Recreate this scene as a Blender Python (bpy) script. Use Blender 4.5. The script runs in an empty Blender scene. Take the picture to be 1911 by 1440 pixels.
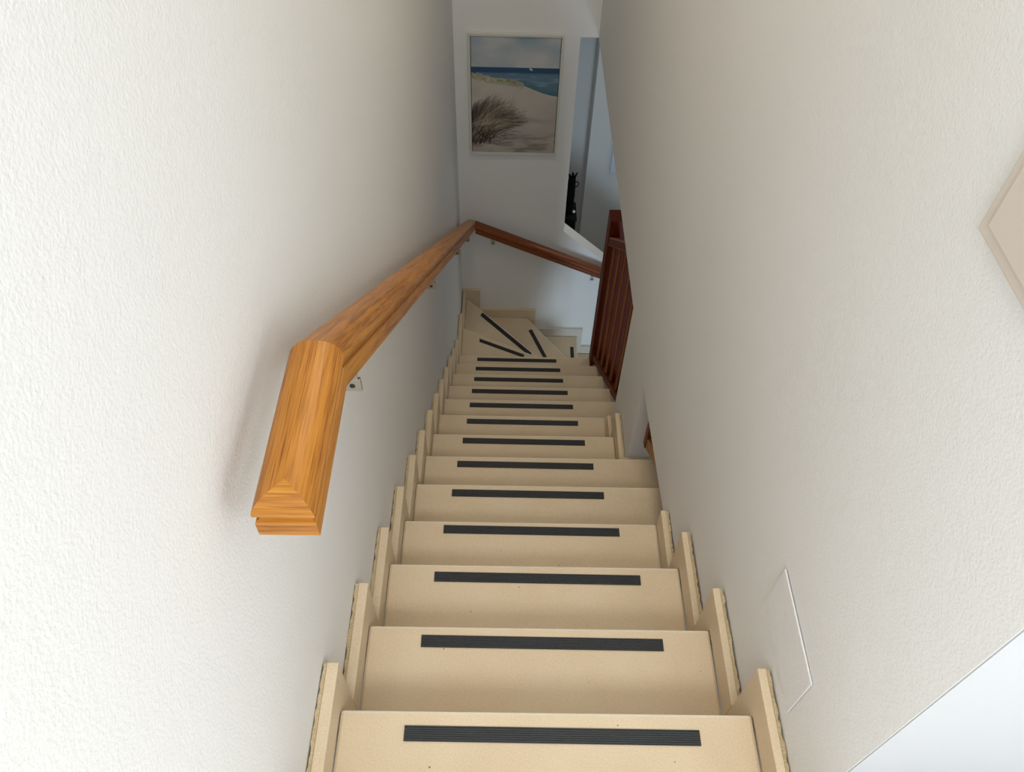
import bpy, bmesh, math, random
import numpy as np
from mathutils import Matrix, Vector

random.seed(7)
scene = bpy.context.scene
COL = scene.collection

# ------------------------------------------------------------------ camera
cam_data = bpy.data.cameras.new('camera')
cam_data.sensor_fit = 'HORIZONTAL'
cam_data.sensor_width = 36.0
cam_data.lens = 1521.28 / 1911 * 36.0
cam_data.clip_start = 0.02
cam = bpy.data.objects.new('camera', cam_data)
COL.objects.link(cam)
RM = Matrix(((0.9997676, -0.0178101, -0.0121440),
             (0.0059794, 0.7703764, -0.6375612),
             (0.0207105, 0.6373405, 0.7703040)))
cam.matrix_world = Matrix.Translation((0.28029, -0.48191, 1.50763)) @ RM.to_4x4()
scene.camera = cam

# ------------------------------------------------------------------ view, world, light
scene.view_settings.view_transform = 'Standard'
scene.view_settings.look = 'None'
scene.view_settings.exposure = 0.08
scene.view_settings.gamma = 1.0
scene.view_settings.use_curve_mapping = False

world = bpy.data.worlds.new('world')
scene.world = world
world.use_nodes = True
bg = world.node_tree.nodes['Background']
bg.inputs[0].default_value = (0.75, 0.85, 1.0, 1)
bg.inputs[1].default_value = 0.6


def area(name, loc, direction, sx, sy, power, color, spread=180):
    d = bpy.data.lights.new(name, 'AREA')
    d.shape = 'RECTANGLE'
    d.size = sx
    d.size_y = sy
    d.energy = power
    d.color = color
    d.spread = math.radians(spread)
    o = bpy.data.objects.new(name, d)
    COL.objects.link(o)
    o.location = loc
    o.rotation_euler = Vector(direction).to_track_quat('-Z', 'Y').to_euler()
    return o


# daylight at the landing window (right, behind the viewer)
area('landing_area_light', (2.5, -1.7, 1.7), (-1, 0.2, -0.25), 0.9, 0.9, 12, (0.86, 0.93, 1.0))
# fill added on the left behind the viewer, brightens the right wall
area('landing_area_light', (0.03, -1.4, 1.5), (1, 0.3, 0), 0.9, 1.3, 11, (0.88, 0.94, 1.0))
# daylight at the window in the back wall of the landing
area('landing_area_light', (0.7, -2.36, 1.6), (0, 1, 0), 1.2, 1.0, 10, (0.88, 0.94, 1.0))
# overhead fill added above the landing
area('overhead_fill', (0.7, -1.5, 2.74), (0, 0.5, -1), 1.6, 1.0, 62, (0.92, 0.96, 1.0))
# warm fill added above the flight to lift walls and treads
area('overhead_fill', (0.37, 1.8, 2.74), (0, 0, -1), 0.7, 0.9, 13, (1.0, 0.87, 0.67))
# daylight through the glazed front door of the lower hall
area('door_daylight', (1.5, 0.02, -2.75), (0, 1, 0), 0.8, 1.2, 16, (0.62, 0.82, 1.0), 110)
# fill added behind the end wall to brighten the lower hall
area('lower_hall_fill', (1.9, 4.5, -0.70), (0, 0.1, -1), 0.4, 0.4, 5.5, (1.0, 0.95, 0.86))


# ------------------------------------------------------------------ helpers
def link(name, me, mat=None, parent=None):
    o = bpy.data.objects.new(name, me)
    COL.objects.link(o)
    if mat is not None and not me.materials:
        me.materials.append(mat)
    if parent is not None:
        o.parent = parent
    return o


def tag(o, label=None, cat=None, group=None, kind=None):
    if label:
        o['label'] = label
    if cat:
        o['category'] = cat
    if group:
        o['group'] = group
    if kind:
        o['kind'] = kind
    return o


def thing(name, label, cat, loc=(0, 0, 0), group=None):
    o = bpy.data.objects.new(name, None)
    o.empty_display_size = 0.1
    COL.objects.link(o)
    o.location = loc
    return tag(o, label, cat, group)


def finish(bm, name, mat, parent=None, bevel=0.0, seg=2, smooth=False, org=None):
    bmesh.ops.remove_doubles(bm, verts=bm.verts, dist=1e-6)
    bmesh.ops.recalc_face_normals(bm, faces=bm.faces)
    if bevel > 0:
        edges = [e for e in bm.edges if len(e.link_faces) == 2 and e.calc_face_angle(0) > 0.5]
        bmesh.ops.bevel(bm, geom=edges, offset=bevel, segments=seg, profile=0.5, affect='EDGES', clamp_overlap=True)
    if parent is not None and org is None:
        org = parent_world(parent)
    if org is not None:
        bmesh.ops.translate(bm, verts=bm.verts, vec=-Vector(org))
    if smooth:
        for f in bm.faces:
            f.smooth = True
    me = bpy.data.meshes.new(name)
    bm.to_mesh(me)
    bm.free()
    return link(name, me, mat, parent)


def lit_edges(o, mat, test):  # paints edge highlights: bevel faces get a lighter colour
    """give the bevel faces picked by test(normal) their own material"""
    o.data.materials.append(mat)
    for p in o.data.polygons:
        if test(p.normal):
            p.material_index = 1


def parent_world(p):
    v = Vector(p.location)
    while p.parent is not None:
        p = p.parent
        v += Vector(p.location)
    return v


def bm_box(bm, lo, hi):
    vs = [bm.verts.new((x, y, z)) for x in (lo[0], hi[0]) for y in (lo[1], hi[1]) for z in (lo[2], hi[2])]
    for f in ((0, 1, 3, 2), (4, 6, 7, 5), (0, 4, 5, 1), (2, 3, 7, 6), (0, 2, 6, 4), (1, 5, 7, 3)):
        bm.faces.new([vs[i] for i in f])
    return vs


def bm_prism(bm, pts0, pts1):
    a = [bm.verts.new(p) for p in pts0]
    b = [bm.verts.new(p) for p in pts1]
    n = len(a)
    bm.faces.new(a)
    bm.faces.new(b[::-1])
    for i in range(n):
        j = (i + 1) % n
        bm.faces.new((a[i], a[j], b[j], b[i]))


def box(name, lo, hi, mat, parent=None, bevel=0.0, seg=2):
    bm = bmesh.new()
    bm_box(bm, lo, hi)
    return finish(bm, name, mat, parent, bevel, seg)


def prism_x(name, yz, x0, x1, mat, parent=None, bevel=0.0, seg=2):
    bm = bmesh.new()
    bm_prism(bm, [(x0, y, z) for y, z in yz], [(x1, y, z) for y, z in yz])
    return finish(bm, name, mat, parent, bevel, seg)


def prism_z(name, xy, z0, z1, mat, parent=None, bevel=0.0, seg=2):
    bm = bmesh.new()
    bm_prism(bm, [(x, y, z0) for x, y in xy], [(x, y, z1) for x, y in xy])
    return finish(bm, name, mat, parent, bevel, seg)


def bm_cyl(bm, c, axis, r, h, n=16):
    axis = Vector(axis).normalized()
    q = axis.to_track_quat('Z', 'Y')
    A, B = [], []
    for i in range(n):
        a = 2 * math.pi * i / n
        v = q @ Vector((r * math.cos(a), r * math.sin(a), 0))
        A.append(bm.verts.new(Vector(c) + v - axis * h / 2))
        B.append(bm.verts.new(Vector(c) + v + axis * h / 2))
    bm.faces.new(A[::-1])
    bm.faces.new(B)
    for i in range(n):
        j = (i + 1) % n
        bm.faces.new((A[i], A[j], B[j], B[i]))


def bm_tube(bm, pts, radii, n=10):
    rings = []
    for i, p in enumerate(pts):
        a = Vector(pts[max(i - 1, 0)])
        b = Vector(pts[min(i + 1, len(pts) - 1)])
        q = (b - a).normalized().to_track_quat('Z', 'Y')
        r = radii[i] if isinstance(radii, (list, tuple)) else radii
        rings.append([bm.verts.new(Vector(p) + q @ Vector((r * math.cos(2 * math.pi * k / n), r * math.sin(2 * math.pi * k / n), 0))) for k in range(n)])
    for r0, r1 in zip(rings, rings[1:]):
        for k in range(n):
            j = (k + 1) % n
            bm.faces.new((r0[k], r0[j], r1[j], r1[k]))
    bm.faces.new(rings[0][::-1])
    bm.faces.new(rings[-1])


# ------------------------------------------------------------------ materials
def mat_base(name, color, rough=0.6, metallic=0.0, spec=0.5):
    m = bpy.data.materials.new(name)
    m.use_nodes = True
    b = m.node_tree.nodes['Principled BSDF']
    b.inputs['Base Color'].default_value = (*color, 1)
    b.inputs['Roughness'].default_value = rough
    b.inputs['Metallic'].default_value = metallic
    b.inputs['Specular IOR Level'].default_value = spec
    return m, m.node_tree, b


def nd(nt, t, **kw):
    n = nt.nodes.new(t)
    for k, v in kw.items():
        setattr(n, k, v)
    return n


def ramp(nt, stops):
    r = nt.nodes.new('ShaderNodeValToRGB')
    el = r.color_ramp.elements
    while len(el) < len(stops):
        el.new(0.5)
    for e, (p, c) in zip(el, stops):
        e.position = p
        e.color = (*c, 1) if len(c) == 3 else c
    return r


def mat_wall(name, color, scale=230, strength=0.5, dist=0.002):
    m, nt, b = mat_base(name, color, 0.75, 0, 0.3)
    tc = nd(nt, 'ShaderNodeTexCoord')
    n1 = nd(nt, 'ShaderNodeTexNoise')
    n1.inputs['Scale'].default_value = scale
    n1.inputs['Detail'].default_value = 3
    n1.inputs['Roughness'].default_value = 0.55
    n2 = nd(nt, 'ShaderNodeTexNoise')
    n2.inputs['Scale'].default_value = scale * 0.35
    n2.inputs['Detail'].default_value = 2
    mx = nd(nt, 'ShaderNodeMath', operation='MULTIPLY_ADD')
    mx.inputs[1].default_value = 0.6
    bump = nd(nt, 'ShaderNodeBump')
    bump.inputs['Strength'].default_value = strength
    bump.inputs['Distance'].default_value = dist
    nt.links.new(tc.outputs['Object'], n1.inputs['Vector'])
    nt.links.new(tc.outputs['Object'], n2.inputs['Vector'])
    nt.links.new(n2.outputs['Fac'], mx.inputs[0])
    nt.links.new(n1.outputs['Fac'], mx.inputs[2])
    nt.links.new(mx.outputs[0], bump.inputs['Height'])
    nt.links.new(bump.outputs['Normal'], b.inputs['Normal'])
    return m


def mat_stone(name, c0, c1, rough=0.42, pits=True):
    m, nt, b = mat_base(name, c0, rough, 0, 0.4)
    tc = nd(nt, 'ShaderNodeTexCoord')
    big = nd(nt, 'ShaderNodeTexNoise')
    big.inputs['Scale'].default_value = 7
    big.inputs['Detail'].default_value = 5
    fine = nd(nt, 'ShaderNodeTexNoise')
    fine.inputs['Scale'].default_value = 320
    fine.inputs['Detail'].default_value = 2
    add = nd(nt, 'ShaderNodeMath', operation='MULTIPLY_ADD')
    add.inputs[1].default_value = 0.55
    r = ramp(nt, [(0.55, c1), (0.95, c0)])
    nt.links.new(tc.outputs['Object'], big.inputs['Vector'])
    nt.links.new(tc.outputs['Object'], fine.inputs['Vector'])
    nt.links.new(big.outputs['Fac'], add.inputs[0])
    nt.links.new(fine.outputs['Fac'], add.inputs[2])
    nt.links.new(add.outputs[0], r.inputs['Fac'])
    vor = nd(nt, 'ShaderNodeTexVoronoi', feature='F1')
    vor.inputs['Scale'].default_value = 42
    vor.inputs['Randomness'].default_value = 1
    nt.links.new(tc.outputs['Object'], vor.inputs['Vector'])
    # pits: only a few voronoi cells carry a pit, of varying size
    sep = nd(nt, 'ShaderNodeSeparateColor')
    nt.links.new(vor.outputs['Color'], sep.inputs['Color'])
    size = nd(nt, 'ShaderNodeMapRange')
    size.inputs['From Min'].default_value = 0.72
    size.inputs['From Max'].default_value = 1.0
    size.inputs['To Min'].default_value = 0.0
    size.inputs['To Max'].default_value = 0.085
    nt.links.new(sep.outputs['Red'], size.inputs['Value'])
    lt = nd(nt, 'ShaderNodeMath', operation='LESS_THAN')
    nt.links.new(vor.outputs['Distance'], lt.inputs[0])
    nt.links.new(size.outputs['Result'], lt.inputs[1])
    mix = nd(nt, 'ShaderNodeMix', data_type='RGBA')
    mix.inputs['B'].default_value = (c1[0] * 0.35, c1[1] * 0.30, c1[2] * 0.25, 1)
    if pits:
        nt.links.new(lt.outputs[0], mix.inputs['Factor'])
    else:
        mix.inputs['Factor'].default_value = 0
    nt.links.new(r.outputs['Color'], mix.inputs['A'])
    nt.links.new(mix.outputs['Result'], b.inputs['Base Color'])
    bump = nd(nt, 'ShaderNodeBump')
    bump.inputs['Strength'].default_value = 0.06
    bump.inputs['Distance'].default_value = 0.001
    nt.links.new(fine.outputs['Fac'], bump.inputs['Height'])
    nt.links.new(bump.outputs['Normal'], b.inputs['Normal'])
    return m


def mat_wood(name, dark, mid, light, axis='Y', rough=0.42, coat=0.08, spec=0.35):
    m, nt, b = mat_base(name, mid, rough, 0, 0.5)
    b.inputs['Coat Weight'].default_value = coat
    b.inputs['Specular IOR Level'].default_value = spec
    b.inputs['Coat Roughness'].default_value = 0.15
    tc = nd(nt, 'ShaderNodeTexCoord')
    mp = nd(nt, 'ShaderNodeMapping')
    s = {'X': (1.2, 42, 42), 'Y': (42, 1.2, 42), 'Z': (42, 42, 1.2)}[axis]
    mp.inputs['Scale'].default_value = s
    n1 = nd(nt, 'ShaderNodeTexNoise')
    n1.inputs['Scale'].default_value = 2.2
    n1.inputs['Detail'].default_value = 6
    n1.inputs['Roughness'].default_value = 0.65
    n1.inputs['Distortion'].default_value = 0.4
    mp2 = nd(nt, 'ShaderNodeMapping')
    mp2.inputs['Scale'].default_value = tuple(v * (5 if v > 2 else 4) for v in s)
    n2 = nd(nt, 'ShaderNodeTexNoise')
    n2.inputs['Scale'].default_value = 3.0
    n2.inputs['Detail'].default_value = 3
    add = nd(nt, 'ShaderNodeMath', operation='MULTIPLY_ADD')
    add.inputs[1].default_value = 0.75
    mul = nd(nt, 'ShaderNodeMath', operation='MULTIPLY')
    mul.inputs[1].default_value = 0.55
    r = ramp(nt, [(0.50, dark), (0.64, mid), (0.84, light)])
    nt.links.new(tc.outputs['Object'], mp.inputs['Vector'])
    nt.links.new(tc.outputs['Object'], mp2.inputs['Vector'])
    nt.links.new(mp.outputs[0], n1.inputs['Vector'])
    nt.links.new(mp2.outputs[0], n2.inputs['Vector'])
    nt.links.new(n2.outputs['Fac'], mul.inputs[0])
    nt.links.new(n1.outputs['Fac'], add.inputs[0])
    nt.links.new(mul.outputs[0], add.inputs[2])
    nt.links.new(add.outputs[0], r.inputs['Fac'])
    nt.links.new(r.outputs['Color'], b.inputs['Base Color'])
    bump = nd(nt, 'ShaderNodeBump')
    bump.inputs['Strength'].default_value = 0.08
    bump.inputs['Distance'].default_value = 0.0006
    nt.links.new(n2.outputs['Fac'], bump.inputs['Height'])
    nt.links.new(bump.outputs['Normal'], b.inputs['Normal'])
    return m


WALL = mat_wall('white_roughcast_wall', (0.89, 0.885, 0.865))
SMOOTH = mat_wall('smooth_white_wall', (0.89, 0.885, 0.865), 60, 0.05, 0.001)
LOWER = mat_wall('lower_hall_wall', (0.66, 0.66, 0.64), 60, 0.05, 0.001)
COVER = mat_wall('painted_cover', (0.87, 0.855, 0.845), 230, 0.6, 0.002)
CEIL = mat_wall('ceiling_paint', (0.87, 0.86, 0.84), 120, 0.1, 0.001)
STONE = mat_stone('cream_cast_stone', (0.79, 0.65, 0.46), (0.71, 0.56, 0.37))
STONE_PALE = mat_stone('pale_stone', (0.74, 0.70, 0.62), (0.68, 0.63, 0.55), 0.5, False)
MORTAR = mat_stone('rough_mortar', (0.70, 0.56, 0.35), (0.48, 0.36, 0.19), 0.9)
STONE_EDGE = mat_stone('lit_worn_stone_edge', (0.90, 0.82, 0.68), (0.85, 0.75, 0.60), 0.4, False)  # worn nosing edge, made paler still as a painted highlight
FLOORM = mat_stone('hall_floor_stone', (0.82, 0.78, 0.71), (0.78, 0.72, 0.64), 0.5)
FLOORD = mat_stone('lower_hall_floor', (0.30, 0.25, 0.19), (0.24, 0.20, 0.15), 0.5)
OAK = mat_wood('varnished_oak', (0.22, 0.072, 0.008), (0.44, 0.165, 0.018), (0.58, 0.26, 0.042))
OAK_X = mat_wood('varnished_oak_end', (0.22, 0.072, 0.008), (0.44, 0.165, 0.018), (0.58, 0.26, 0.042), 'X')
RED_X = mat_wood('red_brown_wood', (0.13, 0.030, 0.007), (0.21, 0.052, 0.011), (0.30, 0.095, 0.020), 'X')
RED_Y = mat_wood('red_brown_wood_sloped', (0.09, 0.012, 0.004), (0.14, 0.020, 0.006), (0.19, 0.034, 0.009), 'Y', 0.5, 0.0, 0.15)
RED_Z = mat_wood('red_brown_wood_upright', (0.09, 0.012, 0.004), (0.14, 0.020, 0.006), (0.19, 0.034, 0.009), 'Z', 0.5, 0.0, 0.15)
WOOD_EDGE = mat_wood('lit_wood_edge', (0.26, 0.085, 0.02), (0.36, 0.13, 0.03), (0.44, 0.18, 0.045), 'Z', 0.5, 0.0, 0.15)  # light on baluster and rail edges, painted as lighter wood
STEEL, _nt, _b = mat_base('brushed_steel', (0.55, 0.53, 0.50), 0.35, 1.0)
SCREW, _nt, _b = mat_base('dark_screw', (0.06, 0.055, 0.05), 0.4, 0.8)
WHITEP, _nt, _b = mat_base('white_gloss_paint', (0.55, 0.56, 0.575), 0.5, 0.0, 0.25)
SWITCHM, _nt, _b = mat_base('ivory_plastic', (0.74, 0.66, 0.58), 0.35)
SWITCHD, _nt, _b = mat_base('switch_gap', (0.25, 0.20, 0.16), 0.6)
FRAMEM, _nt, _b = mat_base('pale_frame_wood', (0.74, 0.73, 0.66), 0.5)
BLACK, _nt, _b = mat_base('black_fabric', (0.004, 0.004, 0.0045), 0.95, 0.0, 0.08)
BLACKB, _nt, _b = mat_base('black_lacquer', (0.005, 0.005, 0.0055), 0.7, 0.0, 0.12)
TAGM, _nt, _b = mat_base('white_tag', (0.75, 0.75, 0.75), 0.5)
PANELM, _nt, _b = mat_base('pale_lavender_board', (0.62, 0.62, 0.74), 0.5)
GLASSM, _nt, _b = mat_base('window_glass', (1, 1, 1), 0.02)
_b.inputs['Transmission Weight'].default_value = 1.0


def mat_rubber():
    m, nt, b = mat_base('black_ribbed_rubber', (0.016, 0.018, 0.021), 0.55, 0, 0.45)
    tc = nd(nt, 'ShaderNodeTexCoord')
    n = nd(nt, 'ShaderNodeTexNoise')
    n.inputs['Scale'].default_value = 400
    r = ramp(nt, [(0.35, (0.010, 0.012, 0.015)), (0.75, (0.030, 0.033, 0.038))])
    nt.links.new(tc.outputs['Object'], n.inputs['Vector'])
    nt.links.new(n.outputs['Fac'], r.inputs['Fac'])
    nt.links.new(r.outputs['Color'], b.inputs['Base Color'])
    return m


RUBBER = mat_rubber()

# ------------------------------------------------------------------ dimensions
R_ = 0.19966      # rise
T_ = 0.25         # going
W_ = 0.7435       # tread width between the skirtings
XL = -0.0294      # face of left wall
XR = 0.768        # face of right wall
YF = 3.955        # face of far wall
H_ = 0.0788       # skirting height above the tread
YE = 0.0597       # skirting return past the nosing
Z0 = R_           # landing level
ZLOW = -18 * R_   # lower hall floor
ZTOP = 2.75
ZSOF = -0.655     # ceiling of the lower hall

# ------------------------------------------------------------------ the setting
tag(box('wall_left', (-0.25, -2.6, -4.0), (XL, YF, ZTOP), WALL), kind='structure')
far = [(-0.25, ZTOP), (-0.25, -4.0), (3.3, -4.0), (3.3, -3.70), (2.43, -3.70), (0.689, -2.161), (0.687, -0.767), (3.3, -0.767), (3.3, ZTOP)]
bm = bmesh.new()
bm_prism(bm, [(x, YF, z) for x, z in far], [(x, YF + 0.105, z) for x, z in far])
tag(finish(bm, 'wall_far', SMOOTH), kind='structure')


def xr(y):
    return XR + max(0.0, (y - 1.7) / 2.255) * 0.022


ryz = [(-0.17, ZTOP), (-0.17, -1.0), (0.742, -1.0), (0.742, -0.592), (1.322, -0.657), (1.322, -2.1),
       (1.70, -2.1), (1.70, -0.655), (YF, -0.766), (YF, ZTOP)]
bm = bmesh.new()
bm_prism(bm, [(xr(y), y, z) for y, z in ryz], [(0.8375 if y < 0.8 else 0.852, y, z) for y, z in ryz])
tag(finish(bm, 'wall_right', WALL), kind='structure')

# upper hall shell (behind the viewer)
tag(box('floor', (XL, -2.6, Z0 - 0.15), (2.75, -0.27, Z0), FLOORM), kind='structure')
tag(box('ceiling', (-0.25, -2.6, ZTOP), (3.3, 5.6, ZTOP + 0.15), CEIL), kind='structure')


def wall_with_hole(name, axis, a0, a1, z0, z1, h0, h1, hz0, hz1, t0, t1, mat):
    """flat wall with one rectangular window hole; axis 'x' = wall runs along x"""
    bm = bmesh.new()
    for (p, q, r, s) in ((a0, h0, z0, z1), (h1, a1, z0, z1), (h0, h1, z0, hz0), (h0, h1, hz1, z1)):
        if axis == 'x':
            bm_box(bm, (p, t0, r), (q, t1, s))
        else:
            bm_box(bm, (t0, p, r), (t1, q, s))
    return tag(finish(bm, name, mat), kind='structure')


wall_with_hole('wall_hall_back', 'x', -0.25, 2.75, Z0 - 0.15, ZTOP, 0.35, 1.65, 1.2, 2.3, -2.6, -2.4, SMOOTH)
wall_with_hole('wall_hall_right', 'y', -2.4, -0.12, Z0 - 0.15, ZTOP, -2.2, -1.2, 1.4, 2.4, 2.6, 2.75, SMOOTH)
tag(box('wall_hall_front', (1.72, -0.17, Z0 - 0.15), (2.6, -0.05, ZTOP), SMOOTH), kind='structure')


def window(name, axis, a0, a1, z0, z1, t):
    w = thing(name, None, None, (0, 0, 0))
    w['kind'] = 'structure'
    bm = bmesh.new()

    def b(p, q, r, s):
        if axis == 'x':
            bm_box(bm, (p, t, r), (q, t + 0.05, s))
        else:
            bm_box(bm, (t, p, r), (t + 0.05, q, s))
    f = 0.05
    b(a0, a0 + f, z0, z1)
    b(a1 - f, a1, z0, z1)
    b(a0 + f, a1 - f, z0, z0 + f)
    b(a0 + f, a1 - f, z1 - f, z1)
    finish(bm, 'window_frame', WHITEP, w)
    bm = bmesh.new()
    if axis == 'x':
        bm_box(bm, (a0 + f, t + 0.02, z0 + f), (a1 - f, t + 0.026, z1 - f))
    else:
        bm_box(bm, (t + 0.02, a0 + f, z0 + f), (t + 0.026, a1 - f, z1 - f))
    finish(bm, 'pane', GLASSM, w)


window('added_window', 'y', -1.85, -0.95, 0.85, 2.15, -0.045)  # unseen window added to go with the left fill
window('window_1', 'x', 0.35, 1.65, 1.2, 2.3, -2.52)
window('window_2', 'y', -2.2, -1.2, 1.4, 2.4, 2.66)

# white door beside the top step, with frame
door = thing('door_1', 'glossy white door leaf and frame at the end of the right wall', 'door', (0.84, -0.17, Z0))
door['kind'] = 'structure'
bm = bmesh.new()
bm_box(bm, (0.769, -0.172, Z0), (0.838, -0.05, 2.28))
bm_box(bm, (1.65, -0.172, Z0), (1.72, -0.05, 2.28))
bm_box(bm, (0.838, -0.172, 2.21), (1.65, -0.05, 2.28))
bm_box(bm, (0.838, -0.129, Z0), (1.65, -0.05, 2.21))  # slab added behind the leaf, blocks the bright background at the gap
finish(bm, 'door_frame', WHITEP, door)
box('door_leaf', (0.8388, -0.1690, Z0 + 0.006), (1.6492, -0.131, 2.205), WHITEP, door)
box('wall_above_door', (0.769, -0.17, 2.28), (1.72, -0.05, ZTOP), SMOOTH)['kind'] = 'structure'

# lower hall shell
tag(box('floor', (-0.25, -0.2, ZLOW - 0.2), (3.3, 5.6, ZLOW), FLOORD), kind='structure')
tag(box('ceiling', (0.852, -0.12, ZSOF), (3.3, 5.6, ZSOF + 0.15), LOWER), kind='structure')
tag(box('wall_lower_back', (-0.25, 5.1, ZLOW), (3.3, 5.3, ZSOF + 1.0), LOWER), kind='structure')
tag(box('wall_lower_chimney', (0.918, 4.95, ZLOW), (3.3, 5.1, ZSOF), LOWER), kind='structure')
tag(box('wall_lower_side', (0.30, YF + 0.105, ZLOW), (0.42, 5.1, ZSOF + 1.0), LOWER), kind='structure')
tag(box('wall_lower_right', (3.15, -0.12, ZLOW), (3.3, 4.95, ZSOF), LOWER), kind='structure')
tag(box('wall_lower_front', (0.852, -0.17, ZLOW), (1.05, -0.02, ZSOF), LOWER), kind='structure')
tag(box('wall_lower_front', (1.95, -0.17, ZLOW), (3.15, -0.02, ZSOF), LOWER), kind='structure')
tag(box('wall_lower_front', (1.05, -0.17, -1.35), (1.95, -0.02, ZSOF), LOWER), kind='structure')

# ------------------------------------------------------------------ the staircase
stair = thing('staircase', 'cream cast-stone staircase with black anti-slip strips, turning right at the bottom', 'staircase', (0, 0, 0))

STRIPX = [(0.118, 0.643), (0.116, 0.638), (0.117, 0.641), (0.117, 0.631), (0.121, 0.624), (0.120, 0.623), (0.124, 0.622),
          (0.126, 0.622), (0.125, 0.626), (0.123, 0.624), (0.123, 0.622), (0.120, 0.627), (0.119, 0.624)]
DY = [0.004, -0.002, -0.001, -0.008, -0.002, 0.0, -0.003, 0.0, 0.001, -0.001, 0.004, 0.004, -0.003]


def strip_mesh(parent, p0, p1, q0, q1, z):
    """ribbed rubber strip: p0-p1 = edge near the nosing, q0-q1 = other edge"""
    bm = bmesh.new()
    n = 7
    P0, P1, Q0, Q1 = (Vector((*v, 0)) for v in (p0, p1, q0, q1))
    top = []
    for i in range(2 * n + 1):
        t = i / (2 * n)
        hgt = 0.0032 if i % 2 == 0 else 0.0026
        if i in (0, 2 * n):
            hgt = 0.0028
        a = P0.lerp(Q0, t)
        b = P1.lerp(Q1, t)
        top.append((bm.verts.new((a.x, a.y, z + hgt)), bm.verts.new((b.x, b.y, z + hgt))))
    b0 = [bm.verts.new((v.x, v.y, z + 0.0002)) for v in (P0, P1, Q1, Q0)]
    for (a, b), (c, d) in zip(top, top[1:]):
        bm.faces.new((a, b, d, c))
    bm.faces.new((top[0][0], b0[0], b0[1], top[0][1]))
    bm.faces.new((top[-1][1], b0[2], b0[3], top[-1][0]))
    bm.faces.new([b0[0]] + [t[0] for t in top] + [b0[3]])
    bm.faces.new([b0[2]] + [t[1] for t in top[::-1]] + [b0[1]])
    bm.faces.new(b0)
    return finish(bm, 'grip_strip', RUBBER, parent)


for k in range(-1, 13):
    yk = k * T_ + (DY[k] if k >= 0 else 0)
    yb = (k - 1) * T_ - 0.018
    z = -k * R_
    x1 = W_
    if k in (4, 5):
        x1 = 0.90
    if k >= 8:
        x1 = 0.853
    if k == 12:
        x1 = 0.838
    x0 = 0.0
    if k == -1:
        yb = -0.27
        yk = -T_ + 0.0
    td = None
    if k >= 0:
        if k in (4, 5):
            xy = [(x0, yb), (x1, yb), (x1, yk), (x0, yk)]
        else:
            xy = [(x0, yb), (x1, yb), (x1, yk), (x0, yk)]
        td = prism_z('tread', xy, z - 0.032, z, STONE, stair, 0.0065, 2)
        lit_edges(td, STONE_EDGE, lambda nrm: nrm.y > 0.15 and nrm.z > 0.15)
        sx = STRIPX[k]
        dl, dr = 0.0235, 0.0255
        strip_mesh(td, (sx[0], k * T_ - dl), (sx[1], k * T_ - dr), (sx[0], k * T_ - dl - 0.0262), (sx[1], k * T_ - dr - 0.0262), z)
    # riser under this tread's nosing
    if k < 12:
        box('riser', (0.0, k * T_ - 0.0455 if k >= 0 else -0.295, -(k + 1) * R_ + 0.0005), (x1, k * T_ - 0.0185 if k >= 0 else -0.2685, z - 0.0325 if k >= 0 else Z0 - 0.001), STONE, stair)

# small chips on the front edges are real notches: a few dark crumbs lie on the edge
# winders
PV = (0.84, 3.012)
n13 = ((0.0, 3.432), PV)
n14 = ((0.0, 3.931), PV)
n15 = ((0.462, 3.93), (0.86, 3.381))
wind = [
    (13, [(0.0, 2.982), (0.838, 2.982), PV, (0.0, 3.432)]),
    (14, [(0.0, 3.41), (0.83, 3.005), PV, (0.0, 3.931)]),
    (15, [(0.02, 3.885), (0.83, 2.99), (0.86, 3.02), (0.86, 3.381), (0.462, 3.93), (0.02, 3.93)]),
    (16, [(0.45, 3.92), (0.84, 3.37), (0.862, 3.37), (0.862, 3.93), (0.45, 3.93)]),
    (17, [(0.845, 2.95), (1.11, 2.95), (1.11, 3.93), (0.845, 3.93)]),
]
wstrip = {
    13: ((0.120, 3.329), (0.425, 3.190), (0.121, 3.300), (0.425, 3.161)),
    14: ((0.126, 3.777), (0.486, 3.383), (0.111, 3.748), (0.470, 3.356)),
    15: ((0.499, 3.806), (0.622, 3.49), (0.474, 3.793), (0.597, 3.48)),
    16: ((0.832, 3.814), (0.832, 3.30), (0.806, 3.814), (0.806, 3.30)),
}
for k, xy in wind:
    z = -k * R_
    td = prism_z('tread', xy, z - 0.032, z, STONE, stair, 0.006, 2)
    lit_edges(td, STONE_EDGE, lambda nrm: nrm.z > 0.15 and nrm.z < 0.97 and (nrm.x > 0.05 or nrm.y > 0.15))
    if k in wstrip:
        strip_mesh(td, *wstrip[k], z)


def riser_line(a, b, z0, z1, off=0.018, th=0.025):
    a = Vector(a)
    b = Vector(b)
    d = (b - a).normalized()
    nrm = Vector((d.y, -d.x))      # toward the upper side
    if nrm.y > 0:
        nrm = -nrm
    p = [a + nrm * off, b + nrm * off, b + nrm * (off + th), a + nrm * (off + th)]
    prism_z('riser', [tuple(v) for v in p], z0, z1, STONE, stair)


riser_line((0.0, 3.0), (0.838, 3.0), -13 * R_, -12 * R_ - 0.0325)
riser_line((0.0, 3.432), (0.80, 3.034), -14 * R_, -13 * R_ - 0.0325)
riser_line((0.03, 3.90), (0.79, 3.068), -15 * R_, -14 * R_ - 0.0325)
riser_line((0.462, 3.93), (0.83, 3.424), -16 * R_, -15 * R_ - 0.0325)
box('riser', (0.82, 3.02, -17 * R_), (0.844, 3.93, -16 * R_ - 0.0325), STONE, stair)
box('riser', (1.07, 2.95, ZLOW), (1.094, 3.93, -17 * R_ - 0.0325), STONE, stair)


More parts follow.
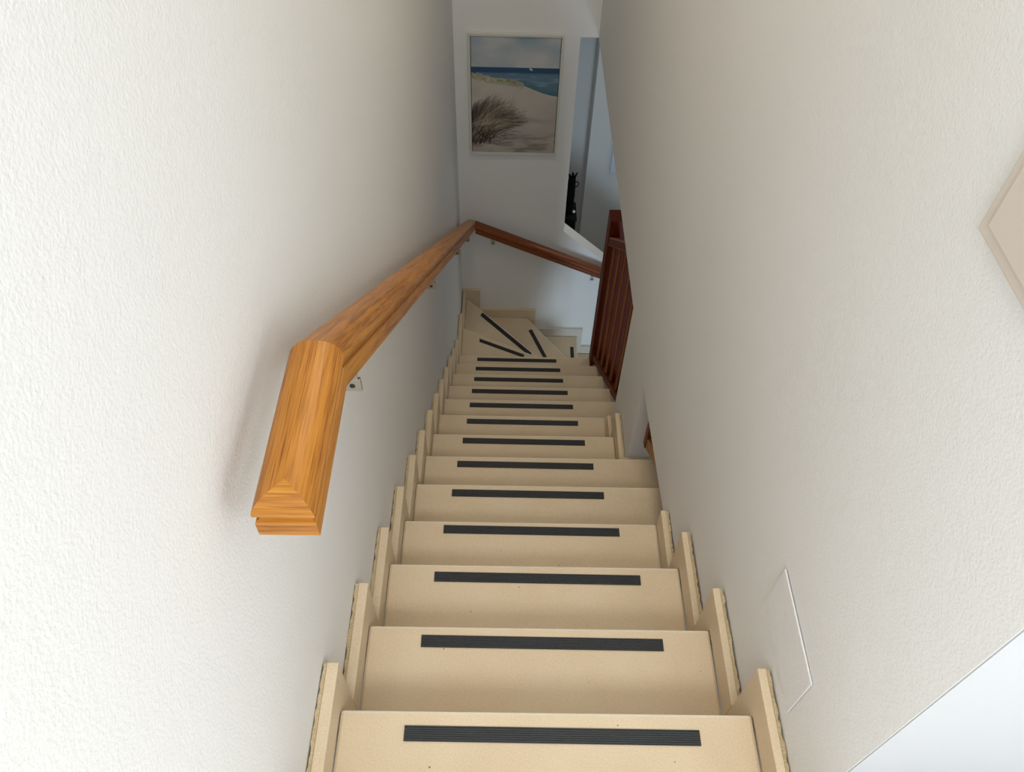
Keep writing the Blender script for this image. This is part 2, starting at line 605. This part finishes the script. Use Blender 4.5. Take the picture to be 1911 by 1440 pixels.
# stepped stone skirtings, one piece per step, bedded in rough mortar
def skirt(k, x_in, x_out, y_end=None, y0=None, mat=STONE):
    ys = (k - 1) * T_ + YE if y0 is None else y0
    ye = k * T_ + YE if y_end is None else y_end
    z = -k * R_
    yk = k * T_ + 0.0006
    if ye > yk + 0.004:
        yz = [(ys, z + 0.0004), (ys, z + H_), (ye, z + H_), (ye, z - R_ + 0.0004), (yk, z - R_ + 0.0004), (yk, z + 0.0004)]
    else:
        yz = [(ys, z + 0.0004), (ys, z + H_), (ye, z + H_), (ye, z + 0.0004)]
    side = 1 if x_out > x_in else -1
    xm = x_out - side * 0.0085
    prism_x('skirting_stone', yz, min(x_in, xm), max(x_in, xm), mat, stair, 0.0022, 2)
    # ragged mortar joint between stone and wall
    bm = bmesh.new()
    n = 26
    ztop = z + H_ - 0.0008
    rows = []
    lo_x, hi_x = xm, x_out - side * 0.0004
    for i in range(n + 1):
        y = ys + (ye - ys) * i / n - (0.002 if i == n else 0)
        jx = hi_x - side * random.uniform(0, 0.0035)
        rows.append((bm.verts.new((lo_x, y, z + 0.002)), bm.verts.new((lo_x, y, ztop)),
                     bm.verts.new((jx, y, ztop - random.uniform(0, 0.003))), bm.verts.new((hi_x, y, z + 0.002))))
    for a, b in zip(rows, rows[1:]):
        for i in range(4):
            j = (i + 1) % 4
            bm.faces.new((a[i], a[j], b[j], b[i]))
    bm.faces.new(rows[0])
    bm.faces.new(rows[-1][::-1])
    finish(bm, 'mortar_joint', MORTAR, stair)


for k in range(0, 13):
    skirt(k, 0.0, XL)
skirt(13, 0.0, XL, 3.432 + YE, 12 * T_ + YE)
prism_x('skirting_stone', [(3.432 + YE, -14 * R_ + 0.0004), (3.432 + YE, -14 * R_ + H_), (3.93, -14 * R_ + H_), (3.93, -14 * R_ + 0.0004)], -0.021, 0.0, STONE, stair, 0.002)
for k in range(0, 3):
    skirt(k, W_, XR)
skirt(3, W_, XR, 0.742, 2 * T_ + YE)
skirt(6, W_, XR, None, 1.322)
skirt(7, W_, XR, 1.70)
# skirting round the front of the pier
box('skirting_stone', (W_ + 0.001, 1.297, -6 * R_ + 0.0004), (0.852, 1.3215, -6 * R_ + H_ + 0.03), STONE, stair, 0.002)


def far_skirt(k, x0, x1, leg, mat):
    z = -k * R_
    xz = [(x0, z + 0.0004), (x0, z + H_), (x1, z + H_), (x1, z - R_ + 0.0004), (x1 - leg, z - R_ + 0.0004), (x1 - leg, z + 0.0004)]
    bm = bmesh.new()
    bm_prism(bm, [(x, 3.9305, z_) for x, z_ in xz], [(x, YF - 0.0003, z_) for x, z_ in xz])
    finish(bm, 'skirting_stone', mat, stair, 0.002)


far_skirt(14, -0.0285, 0.104, 0.098, STONE)
far_skirt(15, 0.104, 0.527, 0.060, STONE)
far_skirt(16, 0.527, 0.904, 0.040, STONE_PALE)
far_skirt(17, 0.904, 1.16, 0.048, STONE_PALE)
# sloped stone string below the banister
prism_x('string_stone', [(1.705, -1.50), (2.93, -2.385), (2.93, -2.75), (1.705, -1.80)], 0.8545, 0.895, STONE, stair, 0.002)


# ------------------------------------------------------------------ handrails
SEC = [(-0.033, -0.010), (-0.034, -0.014), (-0.034, -0.036), (-0.031, -0.040), (0.031, -0.040), (0.034, -0.036), (0.034, -0.014), (0.033, -0.010),
       (0.0292, -0.009), (0.0292, -0.003), (0.032, -0.0015), (0.0340, 0.002), (0.0345, 0.007), (0.0328, 0.0125), (0.0285, 0.0180), (0.0225, 0.0225),
       (0.0145, 0.0255), (0.005, 0.0270), (-0.005, 0.0270), (-0.0145, 0.0255), (-0.0225, 0.0225), (-0.0285, 0.0180), (-0.0328, 0.0125), (-0.0345, 0.007),
       (-0.0340, 0.002), (-0.032, -0.0015), (-0.0292, -0.003), (-0.0292, -0.009)]

RX = 0.0455     # centre line of the left rail
RZ = 0.728      # reference height of its level end
YB = 0.200      # where it bends down
SL = 0.7548     # slope

rail = thing('handrail', 'varnished oak handrail with a level mitred end, on the left wall', 'handrail', (RX, YB, RZ))
ang = math.atan(SL)
shift = math.tan(ang / 2)


def shade_auto(o, deg=35):
    for p in o.data.polygons:
        p.use_smooth = True
    try:
        o.data.set_sharp_from_angle(angle=math.radians(deg))
    except Exception:
        pass


# sloped length, mesh built along its own Y so the grain runs with it
L = 3.715 / math.cos(ang)
bm = bmesh.new()
r0 = [bm.verts.new((u, -shift * w, w)) for u, w in SEC]
r1 = [bm.verts.new((u, L, w)) for u, w in SEC]
n = len(SEC)
for i in range(n):
    j = (i + 1) % n
    bm.faces.new((r0[i], r0[j], r1[j], r1[i]))
bm.faces.new(r0)
bm.faces.new(r1[::-1])
bmesh.ops.recalc_face_normals(bm, faces=bm.faces)
me = bpy.data.meshes.new('rail')
bm.to_mesh(me)
bm.free()
o = link('rail', me, OAK, rail)
o.rotation_euler = (-ang, 0, 0)
shade_auto(o)

# level end: cap with mitre-returned nose, groove, lower flange
Y_END = -0.030
HW = 0.0345


def loft_rings(rings, close_ends=True):
    bm = bmesh.new()
    V = [[bm.verts.new(p) for p in r] for r in rings]
    n = len(rings[0])
    for a, b in zip(V, V[1:]):
        for i in range(n):
            j = (i + 1) % n
            bm.faces.new((a[i], a[j], b[j], b[i]))
    if close_ends:
        bm.faces.new(V[0])
        bm.faces.new(V[-1][::-1])
    return bm


def raw(name, bm, mat, parent, deg=35):
    bmesh.ops.remove_doubles(bm, verts=bm.verts, dist=1e-6)
    bmesh.ops.recalc_face_normals(bm, faces=bm.faces)
    me = bpy.data.meshes.new(name)
    bm.to_mesh(me)
    bm.free()
    o = link(name, me, mat, parent)
    shade_auto(o, deg)
    return o


# half profile from the crown down to the underside: (inset from the edge, height)
HALF = [(HW - abs(u), w) for u, w in SEC if u > 0 and w > -0.04][::-1]
HALF = [(HW, 0.0271)] + HALF + [(HW - 0.031, -0.040)]
y_e = Y_END - YB
bm = bmesh.new()
for sgn in (-1, 1):
    pv = None
    for d, w in HALF:
        a = bm.verts.new((sgn * (HW - d), y_e + d, w))
        b = bm.verts.new((sgn * (HW - d), shift * w, w))
        if pv:
            bm.faces.new((pv[0], pv[1], b, a))
        pv = (a, b)
bot = HALF[-1]
bm.faces.new([bm.verts.new(p) for p in ((-(HW - bot[0]), y_e + bot[0], bot[1]), (HW - bot[0], y_e + bot[0], bot[1]),
                                        (HW - bot[0], shift * bot[1], bot[1]), (-(HW - bot[0]), shift * bot[1], bot[1]))])
raw('rail_end', bm, OAK, rail)

# mitre-returned nose with the grain running across
bm = bmesh.new()
pv = None
for d, w in HALF:
    a = bm.verts.new((-(HW - d), y_e + d, w))
    b = bm.verts.new((HW - d, y_e + d, w))
    if pv:
        bm.faces.new((pv[0], pv[1], b, a))
    pv = (a, b)
raw('end_cap', bm, OAK_X, rail)


def bracket(parent, x, y, zrail_bottom, wall_dir, zplate):
    """flat drilled steel tab under the rail with an arm to the wall; wall_dir 'x' or 'y'"""
    g = bpy.data.objects.new('bracket', None)
    COL.objects.link(g)
    g.parent = parent
    bm = bmesh.new()
    hs = 0.0135
    if wall_dir == 'x':
        bm_box(bm, (x - hs, y - 0.003, zplate - hs), (x + hs, y + 0.003, zplate + hs))
        bm_box(bm, (x - 0.010, y - 0.003, zplate + hs), (x + 0.010, y + 0.001, zrail_bottom + 0.012))
        bm_box(bm, (XL, y + 0.0035, zplate - 0.006), (x + 0.006, y + 0.0155, zplate + 0.006))
        bm_box(bm, (XL, y - 0.012, zplate - 0.022), (XL + 0.004, y + 0.030, zplate + 0.022))
    else:
        bm_box(bm, (x - hs, y - 0.003, zplate - hs), (x + hs, y + 0.003, zplate + hs))
        bm_box(bm, (x - 0.010, y - 0.002, zplate + hs), (x + 0.010, y + 0.002, zrail_bottom + 0.012))
        bm_box(bm, (x - 0.006, y + 0.0035, zplate - 0.006), (x + 0.006, YF, zplate + 0.006))
        bm_box(bm, (x - 0.02, YF - 0.004, zplate - 0.022), (x + 0.02, YF, zplate + 0.022))
    me = finish(bm, 'bracket_plate', STEEL, g, 0.0012, 2)
    bm = bmesh.new()
    bm_cyl(bm, (x, y - 0.0032, zplate - 0.001), (0, 1, 0), 0.0042, 0.0012, 16)
    finish(bm, 'screw', SCREW, g)
    return g


def rail_z(y):
    return RZ - SL * (y - YB)


# brackets hang below the rail
for y in (0.288, 1.34, 2.44, 3.29):
    zb = rail_z(y) - 0.040 / math.cos(ang)
    bracket(rail, 0.0590, y, zb, 'x', zb - 0.036)

# far handrail along the end wall
FS = -0.443
fx0, fx1 = 0.0805, 1.16
frail = thing('handrail', 'darker red-brown handrail sloping down across the end wall below the picture', 'handrail', (fx0, 3.880, -2.063))
fa = math.atan(FS)
bm = bmesh.new()
Lf = (fx1 - fx0) / math.cos(fa)
tn = math.tan(fa)
r0 = [bm.verts.new((w * tn, -u, w)) for u, w in SEC]
r1 = [bm.verts.new((Lf, -u, w)) for u, w in SEC]
for i in range(len(SEC)):
    j = (i + 1) % len(SEC)
    bm.faces.new((r0[i], r0[j], r1[j], r1[i]))
bm.faces.new(r0)
bm.faces.new(r1[::-1])
bmesh.ops.recalc_face_normals(bm, faces=bm.faces)
me = bpy.data.meshes.new('rail')
bm.to_mesh(me)
bm.free()
o = link('rail', me, RED_X, frail)
o.rotation_euler = (0, -fa, 0)
shade_auto(o)
for x in (0.200, 0.915):
    zc = -2.063 + FS * (x - fx0)
    bracket(frail, x, 3.876, zc - 0.044, 'y', zc - 0.040 - 0.055)

# ------------------------------------------------------------------ banister at the foot of the stairs
ban = thing('banister', 'red-brown wooden banister with upright balusters beside the lowest straight steps', 'banister', (0.88, 2.98, -12 * R_))
box('newel_post', (0.8385, 2.935, -12 * R_ - 0.06), (0.930, 3.035, -1.243), RED_Z, ban, 0.004)


def nz(y):
    return -y / T_ * R_


def sloped_bar(name, x0, x1, ya, yb, ztop_fn, th, mat, parent, bev=0.003):
    yz = [(ya, ztop_fn(ya)), (yb, ztop_fn(yb)), (yb, ztop_fn(yb) - th), (ya, ztop_fn(ya) - th)]
    return prism_x(name, yz, x0, x1, mat, parent, bev, 2)


rz_top = lambda y: -1.270 - 0.785 * (y - 2.833)
sloped_bar('top_rail', 0.842, 0.902, 2.06, 2.934, rz_top, 0.062, RED_Y, ban, 0.008)
lit_edges(bpy.data.objects['top_rail'], WOOD_EDGE, lambda nrm: abs(nrm.x) > 0.3 and abs(nrm.x) < 0.97)
lo_top = lambda y: -2.290 - 0.765 * (y - 2.93)
sloped_bar('bottom_rail', 0.846, 0.900, 1.71, 2.934, lo_top, 0.05, RED_Y, ban)
for i in range(7):
    y = 2.82 - 0.165 * i
    zt = min(rz_top(y) - 0.05, ZSOF - 0.001)
    yy0, yy1 = y - 0.022, y + 0.022
    yz = [(yy0, lo_top(yy0) - 0.002), (yy1, lo_top(yy1) - 0.002), (yy1, min(rz_top(yy1) - 0.060, ZSOF - 0.001)), (yy0, min(rz_top(yy0) - 0.060, ZSOF - 0.001))]
    bl = prism_x('baluster', yz, 0.853, 0.895, RED_Z, ban, 0.006, 1)
    lit_edges(bl, WOOD_EDGE, lambda nrm: abs(nrm.x) > 0.3 and abs(nrm.y) > 0.3)

ban2 = thing('banister', 'end of an orange-brown banister glimpsed through the small gap in the right wall', 'banister', (0.845, 1.31, -1.0))
lo2 = lambda y: -0.955 - 0.765 * (y - 1.29)
sloped_bar('bottom_rail', 0.820, 0.870, 0.76, 1.29, lambda y: lo2(y) + 0.03, 0.06, OAK, ban2)
box('half_newel', (0.816, 1.29, -0.985), (0.875, 1.3205, ZSOF - 0.01), RED_X, ban2, 0.003)
for i in range(3):
    y = 1.17 - 0.155 * i
    prism_x('baluster', [(y - .02, lo2(y - .02) + .028), (y + .02, lo2(y + .02) + .028), (y + .02, ZSOF - .01), (y - .02, ZSOF - .01)], 0.826, 0.864, RED_Z, ban2, 0.002, 1)

# ------------------------------------------------------------------ framed beach picture
PX0, PX1, PZ0, PZ1 = 0.052, 0.595, -1.531, -0.747
pic = thing('framed_picture', 'framed beach picture of dune grass, sand and blue sea on the end wall', 'picture', ((PX0 + PX1) / 2, YF - 0.013, (PZ0 + PZ1) / 2))
fw = 0.013
bm = bmesh.new()
y0, y1 = YF - 0.026, YF - 0.001
bm_box(bm, (PX0, y0, PZ0), (PX0 + fw, y1, PZ1))
bm_box(bm, (PX1 - fw, y0, PZ0), (PX1, y1, PZ1))
bm_box(bm, (PX0 + fw, y0, PZ0), (PX1 - fw, y1, PZ0 + fw))
bm_box(bm, (PX0 + fw, y0, PZ1 - fw), (PX1 - fw, y1, PZ1))
finish(bm, 'picture_frame', FRAMEM, pic)
g = 0.0035
box('backing_board', (PX0 + fw, YF - 0.010, PZ0 + fw), (PX1 - fw, YF - 0.002, PZ1 - fw), SCREW, pic)

NX, NZ = 190, 272


def paint_picture():
    rng = np.random.default_rng(5)
    v, u = np.meshgrid(np.linspace(0, 1, NZ), np.linspace(0, 1, NX), indexing='ij')   # v from top 0 to bottom 1

    def noise(sx, sy, oct=4, seed=0):
        r = np.random.default_rng(seed)
        out = np.zeros_like(u)
        amp = 1.0
        for o_ in range(oct):
            gx, gy = int(sx * 2 ** o_) + 2, int(sy * 2 ** o_) + 2
            gr = r.random((gy, gx))
            fx, fy = u * (gx - 1.001), v * (gy - 1.001)
            ix, iy = fx.astype(int), fy.astype(int)
            tx, ty = fx - ix, fy - iy
            tx = tx * tx * (3 - 2 * tx)
            ty = ty * ty * (3 - 2 * ty)
            out += amp * ((gr[iy, ix] * (1 - tx) + gr[iy, ix + 1] * tx) * (1 - ty) + (gr[iy + 1, ix] * (1 - tx) + gr[iy + 1, ix + 1] * tx) * ty - 0.5)
            amp *= 0.5
        return out

    def C(r, g_, b):
        return np.array([r, g_, b], float)

    img = np.zeros((NZ, NX, 3))
    n1 = noise(2, 5, 5, 1)
    # sky (sRGB-like values, converted at the end)
    sky = C(150, 170, 185) + (C(205, 205, 205) - C(150, 170, 185)) * np.clip(0.45 + v * 1.1 + n1 * 0.9, 0, 1)[..., None]
    img[:] = sky
    hz = 0.245 + 0.0 * u
    sea_far = C(50, 84, 120)
    sea_mid = C(104, 136, 158)
    foam = C(176, 200, 215)
    n2 = noise(3, 40, 3, 2)
    t = np.clip((v - hz) / 0.055, 0, 1)
    sea = sea_far + (sea_mid - sea_far) * np.clip((t - 0.7) * 3, 0, 1)[..., None]
    sea = sea + (foam - sea) * np.clip(n2 * 1.6 - 0.15 + np.clip((v - 0.30) * 2, 0, .35), 0, 0.75)[..., None] * (v > hz + 0.045)[..., None]
    teal = C(72, 114, 130)
    sh = 0.315 + np.clip(u - 0.12, 0, 1) * 0.185 + 0.012 * np.sin(u * 9)     # far dune edge
    sea = sea + (teal - sea) * np.clip((v - sh + 0.05) / 0.05, 0, 0.8)[..., None] * (u > 0.55)[..., None]
    img = np.where((v > hz)[..., None], sea, img)
    sand = C(206, 199, 188) + (C(178, 168, 160) - C(206, 199, 188)) * np.clip((v - 0.35) * 1.3 + noise(3, 6, 4, 3) * 0.5, 0, 1)[..., None]
    img = np.where((v > sh)[..., None], sand, img)
    # low vegetation on the far dune crest
    n3 = noise(25, 25, 3, 4)
    crest = (v > sh - 0.022 + 0.02 * n3) & (v < sh + 0.035 + 0.02 * n3) & (u < 0.60) & (u > 0.0)
    img = np.where(crest[..., None], C(178, 172, 146) + n3[..., None] * 40, img)
    crest2 = (v > sh - 0.01 + 0.02 * n3) & (v < sh + 0.012 + 0.02 * n3) & (u < 0.52) & (u > 0.3)
    img = np.where(crest2[..., None], C(152, 158, 124) + n3[..., None] * 40, img)
    # wind lines in the foreground sand
    n4 = noise(4, 30, 4, 6)
    low = np.clip((v - 0.80) / 0.08, 0, 1)
    img = img + (C(118, 104, 98) - img) * (np.clip(n4 * 1.5 + 0.22, 0, 0.6) * low)[..., None]
    img = img + (C(208, 202, 200) - img) * (np.exp(-((u - 0.48) / 0.2) ** 2 - ((v - 0.90) / 0.03) ** 2) * 0.7)[..., None]
    n5 = noise(6, 14, 3, 8)
    img = img + (C(150, 135, 128) - img) * (np.exp(-((u - 0.78) / 0.22) ** 2 - ((v - 0.70) / 0.02) ** 2) * np.clip(0.5 + n5, 0, 1) * 0.7)[..., None]

    def stroke(p0, p1, p2, col, a=0.85, wid=0.7):
        nst = 120
        t = np.linspace(0, 1, nst)
        x = ((1 - t) ** 2 * p0[0] + 2 * t * (1 - t) * p1[0] + t * t * p2[0]) * (NX - 1)
        y = ((1 - t) ** 2 * p0[1] + 2 * t * (1 - t) * p1[1] + t * t * p2[1]) * (NZ - 1)
        w = wid * (1 - 0.75 * t)
        for ddx in (-1, 0, 1):
            for ddy in (-1, 0, 1):
                xi = np.round(x).astype(int) + ddx
                yi = np.round(y).astype(int) + ddy
                ok = (xi >= 0) & (xi < NX) & (yi >= 0) & (yi < NZ)
                dist = np.hypot(xi - x, yi - y)
                al = a * np.clip(w + 0.5 - dist, 0, 1)
                xi, yi, al = xi[ok], yi[ok], al[ok]
                img[yi, xi] += (np.asarray(col) - img[yi, xi]) * al[:, None]

    # the clump: blades rise from the lower left and bend over to the right
    env = np.array([(-0.02, 0.60), (0.07, 0.52), (0.18, 0.49), (0.29, 0.475), (0.38, 0.50), (0.47, 0.535), (0.58, 0.60), (0.70, 0.685), (0.67, 0.725), (0.52, 0.755), (0.38, 0.79)])

    def envp(t_):
        f = t_ * (len(env) - 1)
        i_ = min(int(f), len(env) - 2)
        return env[i_] + (env[i_ + 1] - env[i_]) * (f - i_)
    for i in range(620):
        t_ = rng.uniform(0, 1)
        tip = envp(t_)
        rt = np.array((rng.uniform(-0.10, 0.02) + 0.22 * t_ * rng.uniform(0.2, 1), 0.72 + 0.18 * rng.uniform(0, 1) + 0.04 * t_))
        reach = rng.uniform(0.45, 1.0) ** 0.7
        tip = rt + (tip - rt) * reach + rng.normal(0, 0.012, 2)
        d = tip - rt
        mid = rt + d * 0.45 + np.array((0.0, -0.10 * t_ - 0.02)) * reach
        c = rng.choice([0, 1, 2, 3], p=[.44, .24, .18, .14])
        col = np.array([(44, 36, 37), (78, 66, 62), (128, 112, 98), (184, 170, 150)][c]) + rng.uniform(-8, 8)
        stroke(rt, mid, tip, col, 0.8, rng.uniform(0.5, 1.15))
    for i in range(150):     # pale blades sweeping over the dark heart of the clump
        t_ = rng.uniform(0.25, 1)
        tip = envp(t_)
        rt = np.array((rng.uniform(-0.02, 0.24), rng.uniform(0.74, 0.90)))
        tip = rt + (tip - rt) * rng.uniform(0.5, 0.98)
        d = tip - rt
        mid = rt + d * 0.42 + np.array((-0.03, -0.09 * t_ - 0.01))
        stroke(rt, mid, tip, np.array((176, 162, 142)) + rng.uniform(-22, 14), 0.75, rng.uniform(0.4, 0.8))
    for i in range(60):      # tangled dark foot
        bx = rng.uniform(-0.02, 0.26)
        by = rng.uniform(0.78, 0.92)
        stroke((bx, by), (bx + 0.02, by - 0.06), (bx + rng.uniform(0.03, 0.15), by - rng.uniform(-0.03, 0.10)), np.array((46, 37, 37)) + rng.uniform(-6, 10), 0.85, rng.uniform(0.5, 1.1))
    for i in range(60):
        bx = rng.uniform(0.1, 0.50)
        by = rng.uniform(0.80, 0.93)
        stroke((bx, by), (bx + 0.04, by - 0.008), (bx + rng.uniform(0.04, 0.14), by + rng.uniform(-0.015, 0.025)), np.array((84, 72, 70)), 0.7, 0.7)
    for i in range(46):     # feathery tops
        bx = rng.uniform(0.08, 0.50)
        by = 0.50 + rng.uniform(0.0, 0.16)
        stroke((bx, by + 0.06), (bx + 0.02, by + 0.02), (bx + rng.uniform(0.02, 0.07), by - rng.uniform(0.02, 0.07)), np.array((124, 104, 84)), 0.6, 0.6)
    # little white sail on the horizon
    for q in range(14):
        xx = 0.665 + 0.0022 * q
        stroke((xx, 0.248 + 0.0008 * q), (xx, 0.26), (xx + 0.004, 0.262 + 0.0006 * q), (232, 236, 240), 0.9, 0.7)
    img = np.clip(img, 0, 255) / 255.0
    lin = np.where(img <= 0.04045, img / 12.92, ((img + 0.055) / 1.055) ** 2.4)
    return lin


lin = paint_picture()
x0, x1 = PX0 + fw + g, PX1 - fw - g
z0, z1 = PZ0 + fw + g, PZ1 - fw - g
xs = np.linspace(x0, x1, NX)
zs = np.linspace(z1, z0, NZ)
co = np.zeros((NZ, NX, 3), np.float32)
org = parent_world(pic)
co[..., 0] = xs[None, :] - org.x
co[..., 1] = YF - 0.018 - org.y
co[..., 2] = zs[:, None] - org.z
idx = np.arange(NZ * NX).reshape(NZ, NX)
quads = np.stack([idx[:-1, :-1], idx[1:, :-1], idx[1:, 1:], idx[:-1, 1:]], -1).reshape(-1, 4)
# give the canvas a thickness: four edge strips and a back
bx = np.array([[x0, z1], [x1, z1], [x1, z0], [x0, z0]])
back = np.stack([bx[:, 0] - org.x, np.full(4, YF - 0.0101 - org.y), bx[:, 1] - org.z], -1)
front_c = [idx[0, 0], idx[0, -1], idx[-1, -1], idx[-1, 0]]
nb = NZ * NX
verts = np.concatenate([co.reshape(-1, 3), back]).tolist()
faces = quads.tolist()
edges_f = [idx[0, :].tolist(), idx[:, -1].tolist(), idx[-1, ::-1].tolist(), idx[::-1, 0].tolist()]
for e in range(4):
    faces.append(edges_f[e] + [nb + (e + 1) % 4, nb + e])
faces.append([nb, nb + 1, nb + 2, nb + 3])
me = bpy.data.meshes.new('canvas')
me.from_pydata(verts, [], faces)
ca = me.color_attributes.new('print', 'FLOAT_COLOR', 'POINT')
cols = np.ones((len(verts), 4), np.float32)
cols[:nb, :3] = lin.reshape(-1, 3)
cols[nb:, :3] = 0.3
ca.data.foreach_set('color', cols.ravel())
CANVAS, nt, b = mat_base('beach_print', (0.5, 0.5, 0.5), 0.6)
at = nd(nt, 'ShaderNodeVertexColor', layer_name='print')
nt.links.new(at.outputs['Color'], b.inputs['Base Color'])
me.materials.append(CANVAS)
link('canvas', me, None, pic)

# ------------------------------------------------------------------ small wall fittings
sw = thing('light_switch', 'ivory light switch on the right wall at the photo edge', 'switch', (XR, 0.115, 1.06))
box('switch_plate', (XR - 0.009, 0.020, 0.982), (XR, 0.172, 1.134), SWITCHM, sw, 0.003, 3)
box('switch_gap', (XR - 0.0096, 0.036, 0.998), (XR - 0.008, 0.156, 1.118), SWITCHD, sw)
box('rocker', (XR - 0.0125, 0.0372, 0.9992), (XR - 0.0088, 0.1548, 1.1168), SWITCHM, sw, 0.0012, 2)

cv = box('cover_plate', (XR - 0.0035, -0.032, 0.1225), (XR - 0.0003, 0.163, 0.256), COVER, None, 0.0012)
tag(cv, 'flat white access cover painted into the right wall above the top skirting stone', 'cover plate')

# ------------------------------------------------------------------ things behind the sloped half wall
cab = thing('cabinet', 'narrow black cabinet standing behind the sloped half wall', 'cabinet', (0.70, 4.22, ZLOW))
box('cabinet_body', (0.602, 4.15, ZLOW + 0.06), (0.786, 4.33, -2.225), BLACKB, cab, 0.003)
box('cabinet_top', (0.598, 4.142, -2.2248), (0.792, 4.335, -2.200), BLACKB, cab, 0.003)
box('plinth', (0.612, 4.165, ZLOW + 0.0005), (0.776, 4.32, ZLOW + 0.0598), BLACKB, cab)

bag = thing('bag', 'slim black cloth bag with loop handle and peaked top behind the half wall', 'bag', (0.735, 4.24, -2.1995))
bm = bmesh.new()
secs = [(-2.1992, 0.708, 0.765, 0.050), (-2.15, 0.707, 0.766, 0.052), (-2.06, 0.710, 0.770, 0.046), (-1.99, 0.712, 0.769, 0.038), (-1.945, 0.716, 0.768, 0.028), (-1.915, 0.722, 0.765, 0.018)]
rings = []
for z, xa, xb, hy in secs:
    ring = []
    for i in range(16):
        a = 2 * math.pi * i / 16
        ring.append(((xa + xb) / 2 + (xb - xa) / 2 * math.copysign(abs(math.cos(a)) ** 0.7, math.cos(a)), 4.24 + hy * math.copysign(abs(math.sin(a)) ** 0.7, math.sin(a)), z))
    rings.append(ring)
bm2 = loft_rings(rings)
bm.free()
finish(bm2, 'bag_body', BLACK, bag, 0, 1, True)
bm = bmesh.new()
bm_tube(bm, [(0.728, 4.24, -1.925), (0.722, 4.24, -1.90), (0.714, 4.24, -1.886)], [0.009, 0.007, 0.004], 8)
bm_tube(bm, [(0.744, 4.24, -1.925), (0.745, 4.24, -1.90), (0.743, 4.24, -1.878)], [0.012, 0.010, 0.006], 8)
bm_tube(bm, [(0.757, 4.24, -1.925), (0.765, 4.24, -1.897), (0.774, 4.24, -1.877)], [0.008, 0.006, 0.004], 8)
finish(bm, 'bag_peak', BLACK, bag, 0, 1, True)
bm = bmesh.new()
loop_pts = []
for i in range(13):
    a = -0.9 + 1.8 * math.pi * 0.55 * i / 12
    loop_pts.append((0.772 + 0.017 * math.cos(a + 0.4) , 4.235, -1.975 + 0.024 * math.sin(a + 0.4) + 0.4 * (0.017 * math.cos(a + 0.4))))
bm_tube(bm, [(0.764, 4.238, -2.005)] + loop_pts + [(0.764, 4.238, -1.965)], 0.0035, 8)
finish(bm, 'loop_handle', BLACK, bag, 0, 1, True)
bm = bmesh.new()
bmesh.ops.create_icosphere(bm, subdivisions=2, radius=0.011, matrix=Matrix.Translation((0.772, 4.205, -2.185)))
tg = finish(bm, 'tag', TAGM, bag, 0, 1, True)
tg['label'] = 'small round white tag'

brd = box('wall_board', (1.103, 4.935, -2.368), (1.36, 4.9495, -2.08), PANELM, None, 0.002)
tag(brd, 'pale lavender board on the back wall of the lower hall, edge just showing', 'board')
